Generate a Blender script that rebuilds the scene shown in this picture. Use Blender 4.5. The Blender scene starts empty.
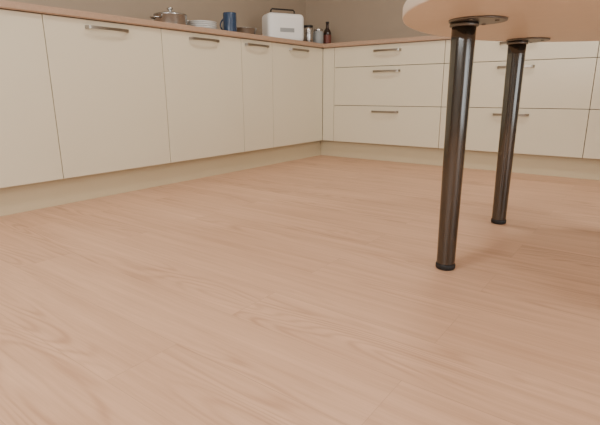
import bpy, bmesh, random
from math import *
from mathutils import Vector, Matrix
random.seed(3)
S=bpy.context.scene
COL=S.collection

# ---------------------------------------------------------------- materials
def new_mat(name):
    m=bpy.data.materials.new(name); m.use_nodes=True
    nt=m.node_tree; b=nt.nodes['Principled BSDF']
    return m,nt,b
def srgb(r,g,b):
    f=lambda c:(c/255/12.92) if c/255<=.04045 else ((c/255+.055)/1.055)**2.4
    return (f(r),f(g),f(b),1)
def paint(name,col,rough=.5,metal=0,noise=.03,scale=8,bump=0,coat=0):
    m,nt,b=new_mat(name)
    N=nt.nodes.new; L=nt.links.new
    tc=N('ShaderNodeTexCoord'); nz=N('ShaderNodeTexNoise'); nz.inputs['Scale'].default_value=scale; nz.inputs['Detail'].default_value=4
    L(tc.outputs['Object'],nz.inputs['Vector'])
    mx=N('ShaderNodeMix'); mx.data_type='RGBA'
    c=col
    mx.inputs[6].default_value=tuple(max(0,v*(1-noise)) for v in c[:3])+(1,)
    mx.inputs[7].default_value=tuple(min(1,v*(1+noise)) for v in c[:3])+(1,)
    L(nz.outputs['Fac'],mx.inputs[0]); L(mx.outputs[2],b.inputs['Base Color'])
    b.inputs['Roughness'].default_value=rough; b.inputs['Metallic'].default_value=metal
    b.inputs['Coat Weight'].default_value=coat
    if bump:
        bp=N('ShaderNodeBump'); bp.inputs['Strength'].default_value=bump; bp.inputs['Distance'].default_value=.002
        n2=N('ShaderNodeTexNoise'); n2.inputs['Scale'].default_value=180; L(tc.outputs['Object'],n2.inputs['Vector'])
        L(n2.outputs['Fac'],bp.inputs['Height']); L(bp.outputs['Normal'],b.inputs['Normal'])
    return m

FLOOR_D=srgb(164,120,90); FLOOR_L=srgb(227,186,153)
def wood_floor():
    m,nt,b=new_mat('oak_laminate')
    N=nt.nodes.new; L=nt.links.new
    def math(op,a,bv=None,cv=None):
        n=N('ShaderNodeMath'); n.operation=op
        for i,v in enumerate((a,bv,cv)):
            if v is None: continue
            if isinstance(v,(int,float)): n.inputs[i].default_value=v
            else: L(v,n.inputs[i])
        return n.outputs[0]
    tc=N('ShaderNodeTexCoord')
    br=N('ShaderNodeTexBrick'); br.offset=.37; br.offset_frequency=2; br.squash=1
    br.inputs['Scale'].default_value=1; br.inputs['Brick Width'].default_value=1.21; br.inputs['Row Height'].default_value=.166
    br.inputs['Mortar Size'].default_value=.0007; br.inputs['Mortar Smooth'].default_value=.3; br.inputs['Bias'].default_value=0
    br.inputs['Color1'].default_value=(0,0,0,1); br.inputs['Color2'].default_value=(1,1,1,1); br.inputs['Mortar'].default_value=(.5,.5,.5,1)
    L(tc.outputs['Object'],br.inputs['Vector'])
    rnd=N('ShaderNodeSeparateColor'); L(br.outputs['Color'],rnd.inputs[0]); R=rnd.outputs[0]
    w=math('MULTIPLY',R,37.)
    def noise(sc,detail,rough=.5):
        mp=N('ShaderNodeMapping'); mp.inputs['Scale'].default_value=sc; L(tc.outputs['Object'],mp.inputs['Vector'])
        n=N('ShaderNodeTexNoise'); n.noise_dimensions='4D'; n.inputs['Scale'].default_value=1; n.inputs['Detail'].default_value=detail; n.inputs['Roughness'].default_value=rough
        L(mp.outputs[0],n.inputs['Vector']); L(w,n.inputs['W']); return n.outputs['Fac']
    n1=noise((1.0,8.5,1),1.4)
    rings=math('SINE',math('MULTIPLY',n1,135.))
    rings=math('POWER',math('MULTIPLY_ADD',rings,.5,.5),2.2)
    fine=noise((9,260,1),3,.6)
    mid=noise((1.5,42,1),5,.6)
    big=noise((.7,6.5,1),2)
    mask=math('MULTIPLY',math('MAXIMUM',math('SUBTRACT',noise((1.2,5.5,1.0),1),.50),0),7.)
    mask=math('MINIMUM',mask,1.)
    v=math('MULTIPLY_ADD',math('MULTIPLY',rings,mask),-.28,.62)
    v=math('ADD',v,math('MULTIPLY_ADD',fine,.34,-.17))
    v=math('ADD',v,math('MULTIPLY_ADD',mid,.78,-.39))
    v=math('ADD',v,math('MULTIPLY_ADD',big,.45,-.225))
    v=math('ADD',v,math('MULTIPLY_ADD',R,.07,-.035))
    cr=N('ShaderNodeValToRGB'); e=cr.color_ramp.elements
    e[0].position=.0; e[0].color=FLOOR_D; e[1].position=1.; e[1].color=FLOOR_L
    L(v,cr.inputs[0])
    seam=N('ShaderNodeMix'); seam.data_type='RGBA'; L(math('MULTIPLY',br.outputs['Fac'],.25),seam.inputs[0])
    L(cr.outputs[0],seam.inputs[6]); seam.inputs[7].default_value=srgb(110,82,62)
    L(seam.outputs[2],b.inputs['Base Color'])
    b.inputs['Roughness'].default_value=.45; b.inputs['Specular IOR Level'].default_value=.35
    bp=N('ShaderNodeBump'); bp.inputs['Strength'].default_value=.08; bp.inputs['Distance'].default_value=.001
    L(fine,bp.inputs['Height']); L(bp.outputs[0],b.inputs['Normal'])
    return m

M_floor=wood_floor()
M_cream=paint('cream_lacquer',srgb(215,206,181),.38,noise=.012,scale=3)
M_plinth=paint('plinth_laminate',srgb(200,185,153),.5,noise=.02)
M_carc=paint('carcass_shadow_gap',srgb(52,45,34),.8)
M_counter=paint('countertop_laminate',srgb(172,144,120),.4,noise=.12,scale=60)
M_wall=paint('taupe_wall_paint',srgb(162,146,126),.85,bump=.15)
M_wall2=paint('offwhite_wall_paint',srgb(214,208,198),.85,bump=.15)
M_ceil=paint('ceiling_paint',srgb(240,238,234),.9)
M_trim=paint('trim_white',srgb(235,232,226),.5)
M_nickel=paint('brushed_nickel',srgb(150,142,130),.3,1,noise=.06,scale=40)
M_chrome=paint('gunmetal_chrome',srgb(97,97,96),.16,1,noise=.02)
M_plate=paint('steel_plate',srgb(120,118,114),.4,1)
M_black=paint('black_plastic',srgb(18,17,17),.4)
M_rubber=paint('black_rubber',srgb(14,13,13),.6)
M_table=paint('table_laminate',srgb(220,206,188),.5,noise=.04,scale=25)
M_white=paint('white_plastic',srgb(232,231,226),.3)
M_ceramic=paint('white_ceramic',srgb(225,224,220),.15)
M_grey=paint('grey_plastic',srgb(150,152,150),.4)
M_navy=paint('navy_enamel',srgb(42,62,88),.25)
M_amber=paint('brown_glass',srgb(44,30,24),.15)
M_red=paint('red_label',srgb(110,56,44),.5)
M_cork=paint('cork_lid',srgb(170,145,110),.8,noise=.2,scale=90)
M_steel=paint('stainless_steel',srgb(190,190,188),.25,1)

# ---------------------------------------------------------------- helpers
def link(o,parent=None):
    COL.objects.link(o)
    if parent is not None:
        o.parent=parent; o.matrix_parent_inverse=parent.matrix_world.inverted()
    return o
def empty(name,loc):
    o=bpy.data.objects.new(name,None); o.location=loc; o.empty_display_size=.1
    COL.objects.link(o); bpy.context.view_layer.update(); return o
def from_bm(name,bm,mats,loc=(0,0,0),parent=None,smooth=False,rot=None):
    me=bpy.data.meshes.new(name); bm.normal_update(); bm.to_mesh(me); bm.free()
    for mm in (mats if isinstance(mats,list) else [mats]): me.materials.append(mm)
    if smooth:
        for p in me.polygons: p.use_smooth=True
    o=bpy.data.objects.new(name,me); o.location=loc
    if rot: o.rotation_euler=rot
    return link(o,parent)
def bm_box(bm,x0,x1,y0,y1,z0,z1,bev=0,seg=2,mi=0):
    r=bmesh.ops.create_cube(bm,size=1)
    vs=r['verts']
    for v in vs:
        v.co=Vector(((x0+x1)/2+v.co.x*(x1-x0),(y0+y1)/2+v.co.y*(y1-y0),(z0+z1)/2+v.co.z*(z1-z0)))
    fs=set(f for v in vs for f in v.link_faces)
    for f in fs: f.material_index=mi
    if bev:
        es=list(set(e for v in vs for e in v.link_edges))
        bmesh.ops.bevel(bm,geom=es,offset=bev,segments=seg,profile=.5,affect='EDGES',clamp_overlap=True,material=-1)
def box(name,x0,x1,y0,y1,z0,z1,mat,bev=0,seg=2,parent=None):
    c=((x0+x1)/2,(y0+y1)/2,(z0+z1)/2)
    bm=bmesh.new(); bm_box(bm,x0-c[0],x1-c[0],y0-c[1],y1-c[1],z0-c[2],z1-c[2],bev,seg)
    return from_bm(name,bm,mat,c,parent)
def bm_lathe(bm,prof,seg=48,mi=0,c=(0,0,0),cap=True):
    rings=[]
    for r,z in prof:
        rings.append([bm.verts.new((c[0]+max(r,1e-4)*cos(2*pi*i/seg),c[1]+max(r,1e-4)*sin(2*pi*i/seg),c[2]+z)) for i in range(seg)])
    for a,b in zip(rings,rings[1:]):
        for i in range(seg):
            f=bm.faces.new((a[i],a[(i+1)%seg],b[(i+1)%seg],b[i])); f.material_index=mi; f.smooth=True
    if cap:
        f=bm.faces.new(rings[0][::-1]); f.material_index=mi
        f=bm.faces.new(rings[-1]); f.material_index=mi
def bm_sweep(bm,pts,rad,seg=10,mi=0,closed=False):
    pts=[Vector(p) for p in pts]; n=len(pts); rings=[]
    up=Vector((0,0,1))
    for i,p in enumerate(pts):
        a=pts[(i-1)%n] if (closed or i>0) else p; b=pts[(i+1)%n] if (closed or i<n-1) else p
        t=(b-a).normalized(); s=t.cross(up)
        if s.length<1e-3: s=t.cross(Vector((0,1,0)))
        s.normalize(); u=s.cross(t)
        rings.append([bm.verts.new(p+rad*(s*cos(2*pi*k/seg)+u*sin(2*pi*k/seg))) for k in range(seg)])
    prs=list(zip(rings,rings[1:]))+([(rings[-1],rings[0])] if closed else [])
    for a,b in prs:
        for k in range(seg):
            f=bm.faces.new((a[k],a[(k+1)%seg],b[(k+1)%seg],b[k])); f.material_index=mi; f.smooth=True
    if not closed:
        bm.faces.new(rings[0][::-1]).material_index=mi; bm.faces.new(rings[-1]).material_index=mi

# ---------------------------------------------------------------- camera
f_,pi_,ya,ro,cx,cy,h=466.4848,0.2537,0.6431,-0.0048,2.2005,-3.2528,0.5276
fw=Vector((-sin(ya)*cos(pi_),cos(ya)*cos(pi_),-sin(pi_))); r=Vector((cos(ya),sin(ya),0)); u=r.cross(fw)
r2=r*cos(ro)+u*sin(ro); u2=-r*sin(ro)+u*cos(ro)
cam=bpy.data.cameras.new('camera'); cam.sensor_width=36; cam.lens=f_/600*36; cam.clip_start=.02
co=bpy.data.objects.new('camera',cam)
M=Matrix((( r2.x,u2.x,-fw.x,cx),(r2.y,u2.y,-fw.y,cy),(r2.z,u2.z,-fw.z,h),(0,0,0,1)))
co.matrix_world=M; COL.objects.link(co); S.camera=co

# ---------------------------------------------------------------- room
X0,X1,Y0,Y1,H=-.62,4.4,-5.0,.62,2.5
box('floor',X0-.1,X1+.1,Y0-.1,Y1+.1,-.1,0,M_floor)
box('ceiling',X0-.1,X1+.1,Y0-.1,Y1+.1,H,H+.1,M_ceil)
box('wall_left',X0-.1,X0,Y0-.1,Y1+.1,0,H,M_wall)
box('wall_back',X0,X1,Y1,Y1+.1,0,H,M_wall)
def wall_open(name,axis,c0,c1,a0,a1,o0,o1,z0,z1,mat):
    bm=bmesh.new()
    def B(p0,p1,q0,q1):
        if axis=='x': bm_box(bm,c0,c1,p0,p1,q0,q1)
        else: bm_box(bm,p0,p1,c0,c1,q0,q1)
    B(a0,o0,0,H); B(o1,a1,0,H); B(o0,o1,z1,H)
    if z0>0: B(o0,o1,0,z0)
    return from_bm(name,bm,mat)
wall_open('wall_front','y',Y0-.1,Y0,X0,X1,.6,3.2,.9,2.15,M_wall2)
wall_open('wall_right','x',X1,X1+.1,Y0-.1,Y1+.1,-3.6,-1.4,.05,2.15,M_wall2)
def window(name,axis,c,o0,o1,z0,z1,nm):
    bm=bmesh.new(); t=.05
    def B(p0,p1,q0,q1):
        if axis=='x': bm_box(bm,c-.03,c+.03,p0,p1,q0,q1,.004)
        else: bm_box(bm,p0,p1,c-.03,c+.03,q0,q1,.004)
    B(o0,o1,z0,z0+t); B(o0,o1,z1-t,z1); B(o0,o0+t,z0+t,z1-t); B(o1-t,o1,z0+t,z1-t)
    for k in range(1,nm): m_=o0+(o1-o0)*k/nm; B(m_-t/2,m_+t/2,z0+t,z1-t)
    return from_bm(name,bm,M_trim)
window('window_1','y',Y0-.05,.6,3.2,.9,2.15,3)
window('window_2','x',X1+.05,-3.6,-1.4,.05,2.15,2)
box('baseboard_front',X0,X1,Y0,Y0+.015,0,.08,M_trim,.003)

# ---------------------------------------------------------------- cabinets
ZB,ZT=.133,.86; G=.0018; TH=.019
def add_handle(parent,axis,c,z,L=.222,name='handle'):
    bm=bmesh.new(); n=28; prev=None
    pts=[]
    for i in range(n+1):
        s=-1+2*i/n; t=s*L/2
        d=.030-.010*s*s if abs(s)<.93 else .0213*(1-abs(s))/.07*1.0
        pts.append((t,max(d,0)))
    rings=[]
    for i,(t,d) in enumerate(pts):
        a=pts[max(i-1,0)]; b=pts[min(i+1,n)]
        tx,td=b[0]-a[0],b[1]-a[1]; l=hypot(tx,td); nx,nd=-td/l,tx/l
        th=.0028; hz=.0065+.001*(t/(L/2))**2
        rings.append([bm.verts.new(v) for v in [((t+nx*th),-(d+nd*th),hz),((t+nx*th),-(d+nd*th),-hz),((t-nx*th),-(d-nd*th),-hz),((t-nx*th),-(d-nd*th),hz)]])
    for a,b in zip(rings,rings[1:]):
        for k in range(4): bm.faces.new((a[k],a[(k+1)%4],b[(k+1)%4],b[k]))
    bm.faces.new(rings[0][::-1]); bm.faces.new(rings[-1])
    bmesh.ops.recalc_face_normals(bm,faces=bm.faces)
    if axis=='back': loc=(c,0,z); rot=(0,0,0)
    else: loc=(0,c,z); rot=(0,0,pi/2)
    from_bm(name,bm,M_nickel,loc,parent,rot=rot)
def left_unit(y0,y1,doors):
    e=empty('base_cabinet',(-.3,(y0+y1)/2,0))
    box('carcass',-.58,-TH-.001,y0+.001,y1-.001,ZB,ZT-.001,M_carc,parent=e)
    for i,(a,b) in enumerate(doors):
        box('door_panel_%d'%(i+1),-TH,0,a+G,b-G,ZB,ZT-G,M_cream,.0015,parent=e)
        add_handle(e,'left',(a+b)/2-.008,.825,name='handle_%d'%(i+1))
    return e
ys=[-3.42,-2.80,-2.1786,-1.5552,-.9373,-.63,-.001]
left_unit(ys[0],ys[2],[(ys[0],ys[1]),(ys[1],ys[2])])
left_unit(ys[2],ys[4],[(ys[2],ys[3]),(ys[3],ys[4])])
left_unit(ys[4],ys[6],[(ys[4],ys[5]),(ys[5],ys[6])])
def drawer_unit(x0,x1):
    e=empty('drawer_cabinet',((x0+x1)/2,.3,0))
    box('carcass',x0+.001,x1-.001,TH+.001,.58,ZB,ZT-.001,M_carc,parent=e)
    for i,(a,b,hz) in enumerate([(.708,ZT,.816),(.419,.708,.671),(ZB,.419,.378)]):
        box('drawer_front_%d'%(i+1),x0+G,x1-G,0,TH,a+(G if i<2 else 0),b-G,M_cream,.0015,parent=e)
        add_handle(e,'back',(x0+x1)/2+.014,hz,name='handle_%d'%(i+1),L=.215)
drawer_unit(.1086,.9941); drawer_unit(.9941,1.8843); drawer_unit(1.8843,2.7743)
box('corner_filler',.001,.1086-G,0,TH,ZB,ZT-G,M_cream,.0015)
box('baseboard_left',-.066,-.05,-3.42,.05,0,ZB-.002,M_plinth,.001)
box('baseboard_back',-.05,2.77,.05,.066,0,ZB-.002,M_plinth,.001)
bm=bmesh.new()
P=[(-.618,-3.42),(.02,-3.42),(.02,-.02),(2.79,-.02),(2.79,.618),(-.618,.618)]
vb=[bm.verts.new((x,y,.861)) for x,y in P]; fb=bm.faces.new(vb)
rr=bmesh.ops.extrude_face_region(bm,geom=[fb])
for v in rr['geom']:
    if isinstance(v,bmesh.types.BMVert): v.co.z=.892
bmesh.ops.recalc_face_normals(bm,faces=bm.faces)
bmesh.ops.bevel(bm,geom=list(bm.edges),offset=.004,segments=3,affect='EDGES')
from_bm('countertop',bm,M_counter)
CT=.892

# ---------------------------------------------------------------- table
e=empty('dining_table',(2.1,-1.7,0))
bm=bmesh.new(); seg=128; A,B=.545,.67; zb,ztop=.71,.742
prof=[(-.004,zb),( -.0012,zb+.0012),(0,zb+.004),(0,ztop-.006),(-.0018,ztop-.0018),(-.006,ztop)]
rings=[[bm.verts.new(((A+o)*cos(2*pi*i/seg),(B+o)*sin(2*pi*i/seg),z)) for i in range(seg)] for o,z in prof]
for a,b in zip(rings,rings[1:]):
    for i in range(seg):
        f=bm.faces.new((a[i],a[(i+1)%seg],b[(i+1)%seg],b[i])); f.smooth=True
bm.faces.new(rings[0][::-1]); bm.faces.new(rings[-1])
from_bm('table_top',bm,M_table,(2.1,-1.7,0),e)
k=0
for lx,ly,dx in [(1.750,-1.908,1),(1.746,-1.285,1),(2.45,-1.905,-1),(2.45,-1.275,-1)]:
    k+=1
    bm=bmesh.new()
    bm_lathe(bm,[(.024,.012),(.0262,.014),(.0270,.02),(.0318,.66),(.0318,.700)],56)
    from_bm('leg_%d'%k,bm,M_chrome,(lx,ly,0),e)
    bm=bmesh.new()
    bm_lathe(bm,[(.024,0),(.0282,.002),(.0292,.006),(.0292,.014),(.0278,.018),(.02,.018)],40)
    from_bm('foot_%d'%k,bm,M_rubber,(lx,ly,0),e)
    bm=bmesh.new()
    bm_lathe(bm,[(.036,.694),(.038,.696),(.038,.702),(.034,.705)],40)
    bm_lathe(bm,[(.072,.7045),(.074,.7055),(.074,.7098)],48,c=(.035*dx,0,0))
    for sx,sy in [(.085,0),(.035,.055),(.035,-.055)]:
        bm_lathe(bm,[(.004,.702),(.006,.7035),(.006,.705)],12,c=(sx*dx,sy,0))
    from_bm('mounting_plate_%d'%k,bm,M_plate,(lx,ly,0),e)

# ---------------------------------------------------------------- counter items
TY=-.17
e=empty('toaster',(-.27,TY,CT))
def part(name,bm,mat,rot=(0,0,radians(62))):
    return from_bm(name,bm,mat,(-.27,TY,CT),e,rot=rot)
bm=bmesh.new(); bm_box(bm,-.155,.155,-.085,.085,.012,.225,.035,6)
for f in bm.faces: f.smooth=True
part('body',bm,M_white)
bm=bmesh.new()
bm_box(bm,-.11,.11,-.045,-.018,.221,.228,.002); bm_box(bm,-.11,.11,.018,.045,.221,.228,.002)
part('slots',bm,M_black)
bm=bmesh.new(); bm_box(bm,-.14,.14,-.078,.078,0,.02,.008); part('base',bm,M_black)
bm=bmesh.new(); bm_box(bm,.153,.18,-.022,.022,.13,.148,.005); bm_box(bm,.1535,.157,-.006,.006,.05,.16,.001); part('lever',bm,M_black)
bm=bmesh.new()
bm_sweep(bm,[(-.10,-.0,.223),(-.10,0,.250),(-.09,0,.26),(.09,0,.26),(.10,0,.250),(.10,0,.223)],.006); part('bun_rack',bm,M_black)
bm=bmesh.new(); bm_box(bm,-.06,.06,-.088,-.084,.085,.115,.0015); part('control_panel',bm,M_grey)

def mug(x,y,R,Hh,mat,ang=0,name='coffee_mug'):
    bm=bmesh.new()
    bm_lathe(bm,[(R*.85,0),(R*.95,.004),(R,.02),(R,Hh-.002),(R-.0015,Hh),(R-.003,Hh-.002),(R-.004,.01),(.001,.008)],40)
    pts=[(R-.003+.03*sin(pi*t/12)*1.0,0,Hh*.2+Hh*.6*t/12) for t in range(13)]
    bm_sweep(bm,pts,.005)
    from_bm(name,bm,mat,(x,y,CT),None,rot=(0,0,ang))
mug(-.2,-.83,.045,.15,M_navy,radians(200))
mug(-.33,-.72,.042,.13,M_grey,radians(-40))
# steel cooking pot with lid
px,py=-.27,-1.27
e=empty('cooking_pot',(px,py,CT))
bm=bmesh.new()
bm_lathe(bm,[(.085,0),(.094,.004),(.098,.014),(.098,.085),(.101,.087),(.101,.09),(.096,.09)],56)
for sg in (-1,1):
    bm_sweep(bm,[(-.03,sg*.096,.065),(-.028,sg*.125,.067),(-.015,sg*.134,.068),(.015,sg*.134,.068),(.028,sg*.125,.067),(.03,sg*.096,.065)],.0045,8)
from_bm('pot_body',bm,M_steel,(px,py,CT),e)
bm=bmesh.new()
bm_lathe(bm,[(.100,.0902),(.1005,.093),(.085,.099),(.05,.107),(.012,.111),(.010,.118),(.018,.124),(.02,.13),(.015,.134),(.001,.135)],56)
from_bm('pot_lid',bm,M_steel,(px,py,CT),e)
# stack of plates
px,py=-.27,-1.02
e=empty('plate_stack',(px,py,CT))
for t in range(6):
    bm=bmesh.new()
    bm_lathe(bm,[(.001,0),(.055,0),(.06,.003),(.098,.016),(.1,.018),(.098,.0195),(.06,.007),(.001,.0055)],48,cap=False)
    from_bm('plate_%d'%(t+1),bm,M_ceramic,(px,py,CT+.0115*t),e)
# mixing bowl
bm=bmesh.new()
bm_lathe(bm,[(.04,0),(.045,.004),(.08,.05),(.092,.09),(.094,.092),(.09,.09),(.077,.05),(.04,.01),(.001,.008)],48)
from_bm('mixing_bowl',bm,M_steel,(-.36,-.52,CT))
def jar(x,y,R,Hh,mat,lid,name):
    e=empty(name,(x,y,CT))
    bm=bmesh.new(); bm_lathe(bm,[(R*.9,0),(R,.005),(R,Hh*.8),(R*.85,Hh*.88),(R*.8,Hh*.9)],36); from_bm('body',bm,mat,(x,y,CT),e)
    bm=bmesh.new(); bm_lathe(bm,[(R*.86,Hh*.89),(R*.88,Hh*.9),(R*.88,Hh*.99),(R*.84,Hh)],36); from_bm('lid',bm,lid,(x,y,CT),e)
def bottle(x,y,R,Hh,mat,cap,name,lab):
    e=empty(name,(x,y,CT))
    bm=bmesh.new(); bm_lathe(bm,[(R*.9,0),(R,.006),(R,Hh*.58),(R*.85,Hh*.66),(R*.4,Hh*.76),(R*.36,Hh*.93),(R*.42,Hh*.94),(R*.42,Hh*.96)],36); from_bm('body',bm,mat,(x,y,CT),e)
    bm=bmesh.new(); bm_lathe(bm,[(R*.45,Hh*.95),(R*.45,Hh*.995),(R*.4,Hh)],24); from_bm('cap',bm,cap,(x,y,CT),e)
    bm=bmesh.new(); bm_lathe(bm,[(R+.0008,Hh*.2),(R+.0008,Hh*.5)],36,cap=False); from_bm('label',bm,lab,(x,y,CT),e)
jar(-.24,.13,.045,.17,M_steel,M_black,'storage_jar')
jar(-.22,.25,.045,.15,M_grey,M_steel,'storage_jar')
bottle(-.20,.36,.034,.22,M_amber,M_black,'oil_bottle',M_red)

# ---------------------------------------------------------------- lights
def area(name,loc,rot,sx,sy,power,col):
    l=bpy.data.lights.new(name,'AREA'); l.shape='RECTANGLE'; l.size=sx; l.size_y=sy; l.energy=power; l.color=col
    o=bpy.data.objects.new(name,l); o.location=loc; o.rotation_euler=rot; COL.objects.link(o)
area('window_light_front',(1.9,Y0-.12,1.52),(radians(90),0,0),2.5,1.2,68,(1,.99,.98))
area('window_light_right',(X1+.12,-2.5,1.1),(0,radians(90),0),2.0,2.1,46,(1,.99,.98))
for i,(lx,ly) in enumerate([(1.1,-1.2),(1.3,-3.2),(3.2,-1.2)]):  # unseen overhead fixtures, added as extra fill light for the room
    e=empty('added_ceiling_fill',(lx,ly,H))
    bm=bmesh.new(); bm_lathe(bm,[(.17,0),(.18,-.01),(.18,-.05),(.175,-.055),(.165,-.05),(.165,-.02),(.001,-.02)],48)
    from_bm('housing',bm,M_trim,(lx,ly,H),e)
    l=bpy.data.lights.new('added_fill_light','AREA'); l.shape='DISK'; l.size=.3; l.energy=16; l.color=(1,.96,.9)
    o=bpy.data.objects.new('added_fill_light',l); o.location=(lx,ly,H-.045); link(o,e)
w=bpy.data.worlds.new('world'); S.world=w; w.use_nodes=True
bg=w.node_tree.nodes['Background']; bg.inputs[0].default_value=(.9,.95,1,1); bg.inputs[1].default_value=.7
